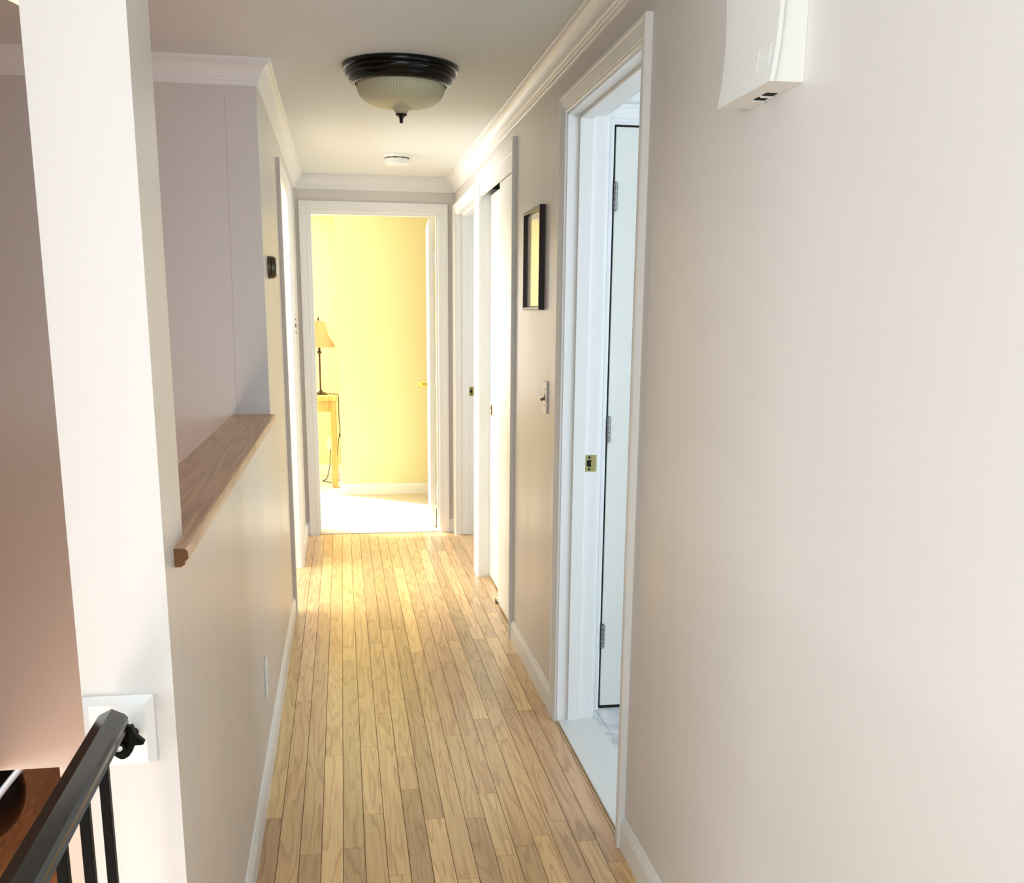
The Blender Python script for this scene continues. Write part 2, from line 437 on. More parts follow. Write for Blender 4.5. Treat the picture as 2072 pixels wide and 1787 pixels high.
bm = NB(); box(bm, WR, 2.7, 0.9, 3.75, -0.275, 0.0); struct('floor_bathroom', bm, 'tile')
bm = NB(); box(bm, XR + 0.003, WR + 0.002, 2.578, 3.434, -0.004, 0.010, bev=0.003, seg=2)
box(bm, WR + 0.001, WR + 0.02, 2.578, 3.434, -0.004, 0.006); struct('trim_threshold', bm, 'saddle')
bm = NB(); box(bm, -3.7, 2.2, YE + 0.012, 9.75, -0.275, 0.004); struct('floor_bedroom', bm, 'carpet')
bm = NB(); box(bm, -2.6, XL - 0.133, 4.02, YE, -0.275, -0.002); struct('floor_left_room', bm, 'carpet')
bm = NB(); box(bm, WR, 2.4, 4.2, YE, -0.275, -0.002); struct('floor_right_room', bm, 'carpet')
bm = NB(); box(bm, -3.2, 0.9, -0.4, 8.2, -1.5, -1.4); struct('floor_lower', bm, 'dark_floor')
bm = NB(); box(bm, -4.0, 3.6, -4.6, -0.35, -0.275, 0.0); box(bm, -4.0, -1.35, -0.35, 1.3, -0.275, 0.0); struct('floor_living', bm, 'living_carpet')

# ------------------------------------------------------------------ ceiling
bm = NB(); box(bm, -4.1, 3.7, -4.7, 9.9, H, H + 0.2); struct('ceiling', bm, 'ceil')

# ------------------------------------------------------------------ walls
bm = NB()
wall_holes(bm, 'x', XR, WR, -0.35, YE, -0.004, H, [(2.56, 3.452, -0.004, 2.08), (4.485, 5.616, -0.004, 2.112), (5.744, 6.786, -0.004, 2.076)])
struct('wall_right', bm, 'wall')

bm = NB()
wall_holes(bm, 'x', XPL, XL, YP1, YE, -0.275, H, [(YP1, YS, ZS - 0.02, H), (5.009, 5.958, -0.004, 2.071)])
struct('wall_left', bm, 'wall')
bm = NB(); box(bm, XPL, XL, YP0, YP1, -0.275, H); struct('column', bm, 'wall')

bm = NB()
wall_holes(bm, 'y', YE, WE, -2.7, 2.4, -0.275, H, [(-0.2, 0.644, -0.275, 2.084)])
struct('wall_end', bm, ['wall'])

bm = NB(); box(bm, -1.45, XPL, YS, YS + 0.1, -0.275, H);
cr_ = NB()
for i in range(6):      # hairline drywall crack
    z0 = 1.08 + i * 0.18; xx = -0.386 + (z0 - 1.07) * 0.0128
    box(cr_, xx - 0.0004, xx + 0.0004, YS - 0.0003, YS + 0.001, z0, z0 + 0.18)
ws_ = struct('wall_stair', bm, 'wall')
obj('hairline_crack', cr_, 'seam', ws_)
bm = NB(); box(bm, -3.3, -3.2, -0.4, 8.2, -1.5, -0.2); box(bm, -1.45, -1.35, 1.3, YS, -0.275, H); struct('wall_stair_left', bm, 'damper')
bm = NB(); box(bm, -1.35, XPL, YP0 + 0.02, YP1 - 0.02, 1.88, H); box(bm, -1.35, -0.70, 1.3, YP1 - 0.02, 0.55, H); struct('added_light_blocker', bm, 'damper')  # unseen header and bulkhead, added to keep light off the stairwell wall
bm = NB(); box(bm, -1.225, 0.8, 4.3, 4.4, -1.4, -0.275); struct('wall_lower', bm, 'wall')
bm = NB(); box(bm, -3.2, 0.9, 8.2, 8.3, -1.5, -0.2); box(bm, 0.8, 0.9, -0.4, 8.2, -1.5, -0.275); struct('wall_lower_far', bm, 'wall')
bm = NB(); wall_holes(bm, 'y', -0.45, -0.36, -3.2, 0.9, -1.5, -0.02, [(-2.6, -0.9, -1.2, -0.1)]); struct('wall_lower_front', bm, 'wall')
# bathroom
bm = NB()
box(bm, WR, 0.885, 3.541, 3.75, 0, H); box(bm, 0.885, 1.62, 3.60, 3.75, 0, H); box(bm, 1.62, 2.7, 3.541, 3.75, 0, H); box(bm, 0.885, 1.62, 3.541, 3.60, 2.075, H)
struct('wall_bathroom', bm, 'trim')
bm = NB(); wall_holes(bm, 'x', 2.7, 2.8, 0.8, 3.8, -0.1, H, [(1.1, 2.4, 0.9, 2.0)]); box(bm, WR, 2.7, 0.8, 0.9, 0, H); struct('wall_bathroom_side', bm, 'trim')
# left room
bm = NB(); wall_holes(bm, 'x', -2.7, -2.6, 3.95, 7.0, -0.275, H, [(4.5, 6.3, 0.7, 2.0)]); struct('wall_left_room', bm, 'yellow')
# right room + closet
bm = NB(); wall_holes(bm, 'x', 2.4, 2.5, 4.2, 7.0, -0.275, H, [(5.6, 6.6, 0.9, 2.0)]); box(bm, WR, 2.4, 4.15, 4.25, 0, H); box(bm, WR, 2.4, 5.66, 5.70, 0, H); box(bm, 1.45, 1.5, 4.25, 5.66, 0, H)
struct('wall_right_room', bm, 'trim')
# bedroom
bm = NB()
wall_holes(bm, 'y', 9.6, 9.72, -3.7, 0.0, -0.2, H, [(-3.4, -0.75, 0.62, 2.0)])
struct('wall_bedroom_far', bm, 'yellow')
bm = NB(); box(bm, -0.03, 2.2, 8.45, 9.72, -0.2, H); struct('wall_bedroom_closet', bm, 'yellow')
bm = NB(); box(bm, -3.8, -3.7, WE - 0.2, 9.72, -0.2, H); box(bm, 2.2, 2.3, WE, 9.72, -0.2, H); struct('wall_bedroom_sides', bm, 'yellow')
bm = NB()
wall_holes(bm, 'y', WE, WE + 0.004, -3.7, 2.2, -0.1, H, [(-0.2, 0.644, -0.2, 2.084)])
struct('wall_bedroom_near', bm, 'yellow')
# living room behind the camera
bm = NB(); wall_holes(bm, 'y', -4.7, -4.58, -4.0, 3.6, -0.275, H, [(-1.2, 3.3, 0.55, 2.12)]); wall_holes(bm, 'x', -4.1, -4.0, -4.7, 1.4, -0.2, H, [(-2.4, 0.6, 0.5, 2.1)]); box(bm, -4.0, -1.35, 1.3, 1.4, -0.2, H); box(bm, 3.6, 3.7, -4.7, -0.3, -0.2, H)
box(bm, WR, 3.6, -0.35, -0.25, -0.2, H); box(bm, -4.0, -3.2, -0.4, -0.3, -1.5, -0.2)
struct('wall_living', bm, 'wall')

# ------------------------------------------------------------------ crown moulding
CR = [(0.0, -0.0821), (0.007, -0.0821), (0.009, -0.079), (0.009, -0.068), (0.012, -0.066), (0.0135, -0.060), (0.018, -0.056),
      (0.020, -0.050), (0.023, -0.042), (0.028, -0.033), (0.034, -0.025), (0.041, -0.019), (0.046, -0.0165), (0.049, -0.0165), (0.049, -0.012),
      (0.0545, -0.011), (0.0565, -0.009), (0.0565, 0.0), (0.0, 0.0)]
def crown(bm, pts, side):
    """pts: wall-line corners in plan; side +1: room lies to the left of travel"""
    n = len(pts); P = [Vector(p) for p in pts]
    nor = []
    for i in range(n - 1):
        d = (P[i+1] - P[i]).normalized(); nor.append(Vector((-d.y, d.x)) * side)
    rows = []
    for i in range(n):
        if i == 0: m_ = nor[0]
        elif i == n - 1: m_ = nor[-1]
        else:
            m_ = nor[i-1] + nor[i]; m_ = m_ / (1 + nor[i-1].dot(nor[i]))
        rows.append([bm.verts.new((P[i].x + m_.x * p, P[i].y + m_.y * p, H + z)) for p, z in CR])
    fs = []
    for a, b in zip(rows, rows[1:]):
        for i in range(len(CR)):
            j = (i + 1) % len(CR)
            f = bm.faces.new((a[i], a[j], b[j], b[i])); fs.append(f)
    fs.append(bm.faces.new(rows[0])); fs.append(bm.faces.new(rows[-1]))
    bmesh.ops.recalc_face_normals(bm, faces=fs)
bm = NB(); crown(bm, [(XR, -0.35), (XR, YE), (XL, YE), (XL, YS), (-1.35, YS)], 1); struct('trim_crown', bm, 'trim')

# ------------------------------------------------------------------ baseboards
BP = [(0.0, 0.0), (0.012, 0.0), (0.012, 0.066), (0.010, 0.072), (0.010, 0.077), (0.006, 0.083), (0.005, 0.090), (0.0, 0.092)]
def base(bm, plane, pos, out, a0, a1):
    pts = [(pos + out * t, z) for t, z in BP]
    prism(bm, pts, 'y' if plane == 'x' else 'x', a0, a1)
bm = NB()
base(bm, 'x', XR, -1, -0.35, 2.5157); base(bm, 'x', XR, -1, 3.4966, 4.4408); struct('baseboard_right', bm, 'trim')
bm = NB()
base(bm, 'x', XL, 1, YP0, 4.9645); base(bm, 'x', XL, 1, 6.003, YE); struct('baseboard_left', bm, 'trim')
bm = NB(); base(bm, 'y', YE, -1, XL + 0.012, -0.244); base(bm, 'y', YE, -1, 0.688, XR - 0.0005); struct('baseboard_end', bm, 'trim')
bm = NB(); base(bm, 'y', 8.45, -1, -0.0415, 2.2); base(bm, 'x', -0.03, -1, 8.4502, 9.6); base(bm, 'y', 9.6, -1, -3.7, -0.042); struct('baseboard_bedroom', bm, 'trim')

# ------------------------------------------------------------------ doors
def strike(parent, x0, x1, y, zc, sx=1):
    """full-lip brass strike plate set on a far jamb face (plane y), lip curling past the jamb edge"""
    h = 0.0285
    bm = NB()
    n = 7
    # plate with a curled lip
    pts = [(x0, y - 0.0016), (x1 - 0.004, y - 0.0016)] + [(x1 - 0.004 + 0.008 * math.sin(a), y - 0.0016 + 0.008 * (1 - math.cos(a))) for a in [i * math.pi / 2 / n for i in range(1, n + 1)]]
    pts += [(p[0] - (0.0 if i else 0.0014), p[1] + 0.0015) for i, p in enumerate(reversed(pts[1:]))] + [(x0, y)]
    prism(bm, pts, 'z', zc - h, zc + h, 0)
    pl = obj('strike_plate', bm, 'brass', parent)
    bm = NB(); xm = x0 + 0.014
    prism(bm, [(xm - 0.008, zc - 0.007), (xm - 0.004, zc - 0.0115), (xm + 0.009, zc - 0.0115), (xm + 0.006, zc), (xm + 0.009, zc + 0.0115), (xm - 0.004, zc + 0.0115), (xm - 0.008, zc + 0.007)], 'y', y - 0.0019, y - 0.001, 0)
    obj('latch_hole', bm, 'hole', pl)
    for dz in (-0.0205, 0.0205):
        bm = NB(); lathe(bm, [(0, -0.0003), (0.0035, -0.0003), (0.0042, 0.0008), (0, 0.0008)], 16, mtx=Matrix.Translation((xm + 0.001, y - 0.0018, zc + dz)) @ Matrix.Rotation(math.pi/2, 4, 'X'))
        obj('screw', bm, 'hole', pl)

def hinge(parent, x, y, zc, axis_mat='steel', leaf=True, h=0.044):
    bm = NB()
    for k in range(5):
        z0 = zc - h + k * 2 * h / 5
        lathe(bm, [(0, z0 + 0.0008), (0.0066, z0 + 0.0008), (0.0066, z0 + 2*h/5 - 0.0008), (0, z0 + 2*h/5 - 0.0008)], 14, mtx=Matrix.Translation((x, y, 0)))
    lathe(bm, [(0, zc + h), (0.0045, zc + h), (0.0045, zc + h + 0.003), (0, zc + h + 0.005)], 12, mtx=Matrix.Translation((x, y, 0)))
    lathe(bm, [(0, zc - h - 0.004), (0.0045, zc - h - 0.002), (0.0045, zc - h), (0, zc - h)], 12, mtx=Matrix.Translation((x, y, 0)))
    if leaf: box(bm, x, x + 0.009, y + 0.004, y + 0.0062, zc - h, zc + h)
    return obj('hinge', bm, axis_mat, parent)

# door_1: bathroom doorway in the right wall
d1 = struct_empty('door_1', (XR, 3.006, 0))
A0, A1, ZT = 2.578, 3.434, 2.062
bm = NB(); casing(bm, 'x', XR, -1, A0 - 0.005, A1 + 0.005, ZT + 0.005); obj('casing', bm, 'trim', d1)
bm = NB(); casing(bm, 'x', WR, 1, A0 - 0.005, A1 + 0.005, ZT + 0.005, 0.0); obj('casing', bm, 'trim', d1)
bm = NB(); jamb(bm, 'x', XR - 0.001, WR + 0.001, A0, A1, ZT); obj('jamb', bm, 'trim', d1)
bm = NB(); stops(bm, 'x', 0.7685, 0.8120, A0, A1, ZT); obj('door_stop', bm, 'trim', d1)
strike(d1, 0.8130, 0.8530, A1, 0.944)

# door_2: linen closet door inside the bathroom (closed, three hinges)
d2 = struct_empty('door_2', (1.25, 3.541, 0))
LX0, LX1, LZ = 0.9155, 1.595, 2.054
bm = NB(); casing(bm, 'y', 3.541, -1, LX0 - 0.008, LX1 + 0.008, LZ + 0.01); obj('casing', bm, 'trim', d2)
bm = NB(); box(bm, 0.885, LX0 - 0.004, 3.541, 3.60, 0.0, 2.075); box(bm, LX1 + 0.004, 1.62, 3.541, 3.60, 0, 2.075); box(bm, LX0 - 0.004, LX1 + 0.004, 3.541, 3.60, LZ + 0.004, 2.075); obj('jamb', bm, 'trim', d2)
bm = NB(); box(bm, LX0 + 0.0035, LX1, 3.543, 3.578, 0.012, LZ - 0.003, bev=0.001); lf = obj('door_leaf', bm, 'door', d2)
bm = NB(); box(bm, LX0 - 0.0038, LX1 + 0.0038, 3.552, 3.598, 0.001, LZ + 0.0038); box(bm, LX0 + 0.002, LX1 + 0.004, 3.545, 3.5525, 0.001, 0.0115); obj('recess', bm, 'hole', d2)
for zc in (1.830, 1.048, 0.286): hinge(d2, LX0 + 0.004, 3.5345, zc)

# door_3: closet with two sliding panels
d3 = struct_empty('door_3', (XR, 5.05, 0))
C0, C1, CZ = 4.503, 5.598, 2.094
bm = NB(); casing(bm, 'x', XR, -1, C0 - 0.005, C1 + 0.005, CZ + 0.005); obj('casing', bm, 'trim', d3)
bm = NB(); jamb(bm, 'x', XR - 0.001, WR, C0, C1, CZ); obj('jamb', bm, 'trim', d3)
bm = NB(); box(bm, XR + 0.001, XR + 0.014, C0, C1, 2.045, CZ); obj('fascia', bm, 'trim', d3)
bm = NB(); box(bm, XR + 0.0145, WR - 0.02, C0, C1, 2.082, CZ); obj('track', bm, 'track', d3)
bm = NB(); box(bm, XR + 0.018, XR + 0.046, C0 + 0.002, 5.035, 0.012, 2.046, bev=0.0015); obj('sliding_panel', bm, 'door', d3)
bm = NB(); box(bm, XR + 0.055, XR + 0.083, 4.97, C1 - 0.002, 0.012, 2.050, bev=0.0015); rp_ = obj('sliding_panel', bm, 'door', d3)
bm = NB()
lathe(bm, [(0.0, -0.006), (0.021, -0.006), (0.024, 0.0), (0.0275, 0.0022), (0.030, 0.0012), (0.030, -0.001)], 32, mtx=Matrix.Translation((XR + 0.0545, 5.538, 0.942)) @ Matrix.Rotation(-math.pi/2, 4, 'Y') @ Matrix.Translation((0, 0, 0.0)))
pu = obj('finger_pull', bm, 'brassb', rp_)
bm = NB(); lathe(bm, [(0.0, 0.0004), (0.0225, 0.0004)], 32, mtx=Matrix.Translation((XR + 0.0545, 5.538, 0.942)) @ Matrix.Rotation(-math.pi/2, 4, 'Y')); obj('cup', bm, 'hole', pu)
bm = NB(); box(bm, XR + 0.008, XR + 0.060, 5.036, 5.062, 0.0, 0.006); box(bm, XR + 0.008, XR + 0.014, 5.036, 5.062, 0.006, 0.022, bev=0.002); obj('floor_guide', bm, 'slot', d3)

# door_4: open doorway at the far right
d4 = struct_empty('door_4', (XR, 6.26, 0))
bm = NB(); casing(bm, 'x', XR, -1, 5.757, 6.773, 2.063); obj('casing', bm, 'trim', d4)
bm = NB(); jamb(bm, 'x', XR - 0.001, WR + 0.001, 5.762, 6.768, 2.058); obj('jamb', bm, 'trim', d4)
bm = NB(); stops(bm, 'x', 0.7685, 0.8120, 5.762, 6.768, 2.058); obj('door_stop', bm, 'trim', d4)
strike(d4, 0.8130, 0.8530, 6.768, 0.957)

# door_5: doorway at the end of the hall, leaf swung into the bedroom
d5 = struct_empty('door_5', (0.22, YE, 0))
E0, E1, EZ = -0.182, 0.626, 2.066
bm = NB(); casing(bm, 'y', YE, -1, E0 - 0.005, E1 + 0.005, EZ + 0.005); obj('casing', bm, 'trim', d5)
bm = NB(); casing(bm, 'y', WE + 0.004, 1, E0 - 0.005, E1 + 0.005, EZ + 0.005, 0.004); obj('casing', bm, 'trim', d5)
bm = NB(); jamb(bm, 'y', YE - 0.001, WE + 0.005, E0, E1, EZ); obj('jamb', bm, 'trim', d5)
bm = NB(); stops(bm, 'y', YE + 0.045, YE + 0.085, E0, E1, EZ, 0.012); obj('door_stop', bm, 'trim', d5)
# leaf, built closed along -x from the hinge then turned 93 degrees about the hinge
hx, hy = 0.612, WE + 0.016
def leafmtx(): return Matrix.Translation((hx, hy, 0)) @ Matrix.Rotation(math.radians(-3.2), 4, 'Z')
t = NB(); box(t, -0.036, 0.0, 0.006, 0.766, 0.018, 2.055, bev=0.0015)
bm = NB(); merge(bm, t, None, leafmtx()); leaf5 = obj('door_leaf', bm, 'door', d5)
bm = NB()
for sgn, x0 in ((-1, -0.036), (1, 0.0)):
    lathe(bm, [(0, 0.0), (0.031, 0.0), (0.031, 0.004), (0.026, 0.008), (0.012, 0.010), (0.011, 0.026), (0.017, 0.032), (0.026, 0.042), (0.0275, 0.052), (0.022, 0.062), (0.0, 0.066)], 28,
          mtx=leafmtx() @ Matrix.Translation((x0, 0.703, 0.945)) @ Matrix.Rotation(sgn * math.pi / 2, 4, 'Y'))
obj('door_knob', bm, 'brassb', leaf5)
for zc in (1.80, 1.02, 0.25):
    hg = hinge(d5, hx + 0.004, hy + 0.0, zc, 'trim', False)

# door_6: doorway in the left wall
d6 = struct_empty('door_6', (XL, 5.48, 0))
L0, L1, LT = 5.027, 5.940, 2.053
bm = NB(); casing(bm, 'x', XL, 1, L0 - 0.005, L1 + 0.005, LT + 0.005, 0.0, edge_leg=0); obj('casing', bm, ['trim', 'wall'], d6)
bm = NB(); jamb(bm, 'x', XPL - 0.001, XL + 0.001, L0, L1, LT); obj('jamb', bm, 'trim', d6)
bm = NB(); stops(bm, 'x', -0.36, -0.32, L0, L1, LT); obj('door_stop', bm, 'trim', d6)
bm = NB()
for z0, z1 in ((0.985, 0.992), (0.945, 0.965), (0.912, 0.919)):
    box(bm, XL + 0.0165, XL + 0.0205, 5.985, 5.993, 0.42 + z0, 0.42 + z1)
obj('latch_mark', bm, 'hole', d6)

# ------------------------------------------------------------------ oak ledge on the half wall
bm = NB()
xa, xb = XPL - 0.004, XL + 0.0215
r = 0.008
prof = [(xa, ZS - 0.020), (xa, ZS - 0.004), (xa + 0.004, ZS)] + [(xb - r + r * math.sin(a), ZS - r + r * math.cos(a)) for a in [i * math.pi / 8 for i in range(5)]] + [(xb, ZS - 0.016), (xb - 0.004, ZS - 0.020)]
prism(bm, prof, 'y', YP1, YS)
prism(bm, [(XL + 0.0005, ZS - 0.020), (XL + 0.0005, ZS)] + prof[3:], 'y', 1.634, YP1)
for f in bm.faces:
    if abs(f.normal.y) > 0.9 and f.calc_center_median().y < 1.7: f.material_index = 1
# bead strip under the nose
prism(bm, [(XL + 0.0005, ZS - 0.030), (XL + 0.010, ZS - 0.030), (XL + 0.016, ZS - 0.026), (XL + 0.016, ZS - 0.020), (XL + 0.0005, ZS - 0.020)], 'y', 1.634, YS)
for f in bm.faces:
    if abs(f.normal.y) > 0.9 and f.calc_center_median().y < 1.7: f.material_index = 1
bm.normal_update()
o = obj('wall_ledge', bm, ['ledge', 'ledge_end'])
for p_ in o.data.polygons:
    if p_.normal.y < -0.9 and p_.center.y < 1.7: p_.material_index = 1
tag(o, 'long oak ledge board capping the half wall beside the column', 'ledge')

# ------------------------------------------------------------------ guard rail
XRL = -0.343; ZR_ = 0.866
gr = thing('guard_rail', 'dark polished guard rail with slim black balusters at the stair edge', 'railing', (XRL, 0.9, 0.0))
sec = [(0.000, 0.0), (0.018, -0.009), (0.022, -0.014), (0.022, -0.022), (0.0185, -0.026), (0.021, -0.032), (0.016, -0.040), (-0.016, -0.040), (-0.021, -0.032), (-0.0185, -0.026), (-0.022, -0.022), (-0.022, -0.014), (-0.018, -0.009)]
bm = NB(); prism(bm, [(XRL + x - 0.004, ZR_ + z) for x, z in sec], 'y', -0.35, 1.499)
bmesh.ops.bevel(bm, geom=[e_ for e_ in bm.edges if abs((e_.verts[0].co - e_.verts[1].co).y) < 1e-4 and e_.verts[0].co.y > 1.4], offset=0.003, segments=2, affect='EDGES')
obj('handrail', bm, 'rail', gr)
yb = 1.405
while yb > -0.3:
    bm = NB(); box(bm, XRL - 0.0065, XRL + 0.0065, yb - 0.0065, yb + 0.0065, 0.0, ZR_ - 0.039, bev=0.0008)
    obj('baluster', bm, 'iron', gr); yb -= 0.112
# square mounting block on the column
bm = NB(); bx0, bx1, bz0, bz1 = -0.3995, -0.2975, 0.7585, 0.868
yo, yi = YP0 - 0.0005, YP0 - 0.017; c = 0.011
V_ = [bm.verts.new(v) for v in ((bx0, yo, bz0), (bx1, yo, bz0), (bx1, yo, bz1), (bx0, yo, bz1), (bx0, yi + 0.012, bz0), (bx1, yi + 0.012, bz0), (bx1, yi + 0.012, bz1), (bx0, yi + 0.012, bz1),
                                (bx0 + c, yi, bz0 + c * .3), (bx1 - c, yi, bz0 + c * .3), (bx1 - c, yi, bz1 - c), (bx0 + c, yi, bz1 - c))]
for q in ((0,1,2,3),(0,1,5,4),(1,2,6,5),(2,3,7,6),(3,0,4,7),(4,5,9,8),(5,6,10,9),(6,7,11,10),(7,4,8,11),(8,9,10,11)): bm.faces.new([V_[i] for i in q])
bmesh.ops.recalc_face_normals(bm, faces=bm.faces[:])
b_ = obj('mounting_block', bm, 'trim', gr); b_['label'] = 'white square block on the column'
# scalloped bracket: flat plate shape with a wing, standing off the block, plus arm to the rail
bm = NB()
br = [(-0.020, -0.006), (0.014, -0.006)]
cx_, cz_ = XRL, 0.838
out_ = [(-0.346, 0.836), (-0.320, 0.838), (-0.318, 0.830), (-0.3135, 0.821), (-0.307, 0.8145), (-0.3045, 0.812), (-0.3055, 0.8095), (-0.310, 0.8085), (-0.317, 0.8085), (-0.3195, 0.806),
        (-0.322, 0.799), (-0.327, 0.792), (-0.334, 0.788), (-0.339, 0.788), (-0.344, 0.791), (-0.349, 0.7955), (-0.3505, 0.800), (-0.346, 0.8035)]
hole = [(-0.3405 + 0.0065 * math.cos(a), 0.8075 + 0.0065 * math.sin(a)) for a in [2 * math.pi * i / 18 for i in range(18)]]
tb = NB()
prism(tb, out_, 'y', 1.492, 1.504)
merge(bm, tb)
lathe(bm, [(0.0068, -0.004), (0.0105, -0.004), (0.0105, 0.004), (0.0068, 0.004), (0.0068, -0.004)], 24, mtx=Matrix.Translation((-0.3395, 1.488, 0.8065)) @ Matrix.Rotation(math.pi/2, 4, 'X'))
tube(bm, spline([(-0.327, 1.535, 0.813), (-0.328, 1.515, 0.812), (-0.331, 1.500, 0.818), (-0.336, 1.485, 0.830)], 6), 0.008, 10)
bk = obj('bracket', bm, 'iron', gr)
bm = NB(); lathe(bm, [(0, 0.0), (0.0062, 0.0), (0.0058, 0.0025), (0, 0.0035)], 20, mtx=Matrix.Translation((-0.3405, 1.4918, 0.8065)) @ Matrix.Rotation(math.pi/2, 4, 'X')); obj('screw_cap', bm, 'plastic', bk)

# ------------------------------------------------------------------ ceiling light
LC = (0.229, 3.905)
cl = thing('ceiling_light', 'flush ceiling light with black stepped rim and frosted glass dome', 'light', (LC[0], LC[1], H))
T = Matrix.Translation((LC[0], LC[1], H))
bm = NB(); lathe(bm, [(0.0, 0.0), (0.196, 0.0), (0.2015, -0.003), (0.2025, -0.010), (0.200, -0.0165), (0.193, -0.019), (0.1935, -0.0225), (0.192, -0.032), (0.187, -0.039), (0.181, -0.042), (0.1815, -0.045), (0.178, -0.052), (0.172, -0.056),
      (0.172, -0.059), (0.167, -0.063), (0.160, -0.064), (0.157, -0.060), (0.157, -0.040), (0.0, -0.030)], 96, mtx=T)
obj('rim', bm, 'black', cl)
prof = [(0.153, -0.045), (0.1545, -0.060), (0.1535, -0.072), (0.150, -0.085), (0.143, -0.098), (0.132, -0.109), (0.117, -0.118), (0.099, -0.1245), (0.080, -0.1285), (0.060, -0.131), (0.042, -0.133), (0.033, -0.1355), (0.0265, -0.141), (0.0215, -0.149), (0.0175, -0.154), (0.0, -0.154)]
bm = NB(); lathe(bm, prof, 480, mtx=T, ribs=0.0045, nrib=96); obj('glass_dome', bm, 'dome', cl, sharp=80)
bm = NB(); lathe(bm, [(0, -0.1545), (0.0195, -0.1545), (0.0205, -0.157), (0.0185, -0.160), (0.013, -0.1615), (0.0125, -0.164), (0.008, -0.166), (0.007, -0.1715), (0.0055, -0.1735), (0.0065, -0.176), (0.0068, -0.180), (0.005, -0.184), (0.0, -0.1845)], 32, mtx=T)
obj('finial', bm, 'black', cl)

# ------------------------------------------------------------------ smoke detector
SC = (0.3235, 5.955); T = Matrix.Translation((SC[0], SC[1], H))
sd = thing('smoke_detector', 'round white smoke detector on the hall ceiling', 'smoke detector', (SC[0], SC[1], H))
bm = NB(); lathe(bm, [(0, 0), (0.0745, 0.0), (0.0745, -0.004), (0.071, -0.009), (0.067, -0.0125), (0.0, -0.0125)], 64, mtx=T); obj('base', bm, 'plastic', sd)
bm = NB(); lathe(bm, [(0, -0.0125), (0.0668, -0.0125), (0.0668, -0.0190), (0.0, -0.0190)], 64, mtx=T); vb = obj('vent_band', bm, 'slot', sd)
for k in range(10):
    a = 2 * math.pi * k / 10 - 1.75
    t = NB(); box(t, 0.0652, 0.0672, -0.008, 0.008, -0.0186, -0.0130); bm = NB(); merge(bm, t, None, T @ Matrix.Rotation(a, 4, 'Z')); obj('vent_slot', bm, 'hole', vb)
bm = NB(); lathe(bm, [(0, -0.0190), (0.0672, -0.0190), (0.0672, -0.040), (0.065, -0.045), (0.058, -0.0485), (0.0, -0.051)], 64, mtx=T); obj('body', bm, 'plastic', sd)
bm = NB(); lathe(bm, [(0.0, -0.0520), (0.018, -0.0516), (0.0205, -0.0506), (0.0205, -0.0490)], 40, mtx=T); obj('test_button', bm, 'plastic', sd)

# ------------------------------------------------------------------ thermostat
tl = thing('thermostat', 'small round bronze thermostat on the left hall wall', 'thermostat', (XL, 4.165, 1.607))
T = Matrix.Translation((XL, 4.165, 1.607)) @ Matrix.Rotation(math.pi / 2, 4, 'Y')
bm = NB(); lathe(bm, [(0, 0.0), (0.041, 0.0), (0.0425, 0.002), (0.0425, 0.009), (0.041, 0.0115), (0.036, 0.0115)], 56, mtx=T); obj('base_ring', bm, 'nest', tl)
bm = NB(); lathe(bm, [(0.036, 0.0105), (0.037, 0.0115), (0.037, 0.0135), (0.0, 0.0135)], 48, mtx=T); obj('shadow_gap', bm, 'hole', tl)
bm = NB(); lathe(bm, [(0.036, 0.0132), (0.0415, 0.0135), (0.0423, 0.0155), (0.041, 0.021), (0.0365, 0.0275), (0.033, 0.0302), (0.030, 0.031)], 56, mtx=T); obj('dial_ring', bm, 'nest', tl)
bm = NB(); lathe(bm, [(0.0305, 0.0309), (0.026, 0.0335), (0.018, 0.0358), (0.009, 0.0370), (0.0, 0.0374)], 56, mtx=T); obj('display', bm, 'nestglass', tl)

# ------------------------------------------------------------------ framed picture
PY0, PY1, PZ0, PZ1 = 3.797, 4.142, 1.459, 1.827
pf = thing('picture_frame', 'small dark wood picture frame with pale cream picture on right wall', 'picture', (XR, 3.97, 1.64))
bm = NB()
w, d = 0.013, 0.021
fp = [(0.0, 0.0), (0.0, d - 0.002), (0.002, d), (w - 0.003, d), (w, d - 0.003), (w, 0.006), (w + 0.002, 0.006), (w + 0.002, 0.0)]
cs = [(PY0, PZ0, 1, 1), (PY1, PZ0, -1, 1), (PY1, PZ1, -1, -1), (PY0, PZ1, 1, -1)]
rows = [[bm.verts.new((XR - 0.0005 - t, y + sy * a, z + sz * a)) for a, t in fp] for y, z, sy, sz in cs]
for s in range(4):
    A_, B_ = rows[s], rows[(s + 1) % 4]
    for i in range(len(fp)): bm.faces.new((A_[i], A_[(i+1) % len(fp)], B_[(i+1) % len(fp)], B_[i]))
bmesh.ops.recalc_face_normals(bm, faces=bm.faces[:])
obj('frame', bm, 'frame', pf)
bm = NB(); box(bm, XR - 0.006, XR - 0.001, PY0 + w - 0.001, PY1 - w + 0.001, PZ0 + w - 0.001, PZ1 - w + 0.001); obj('picture', bm, 'picture', pf)

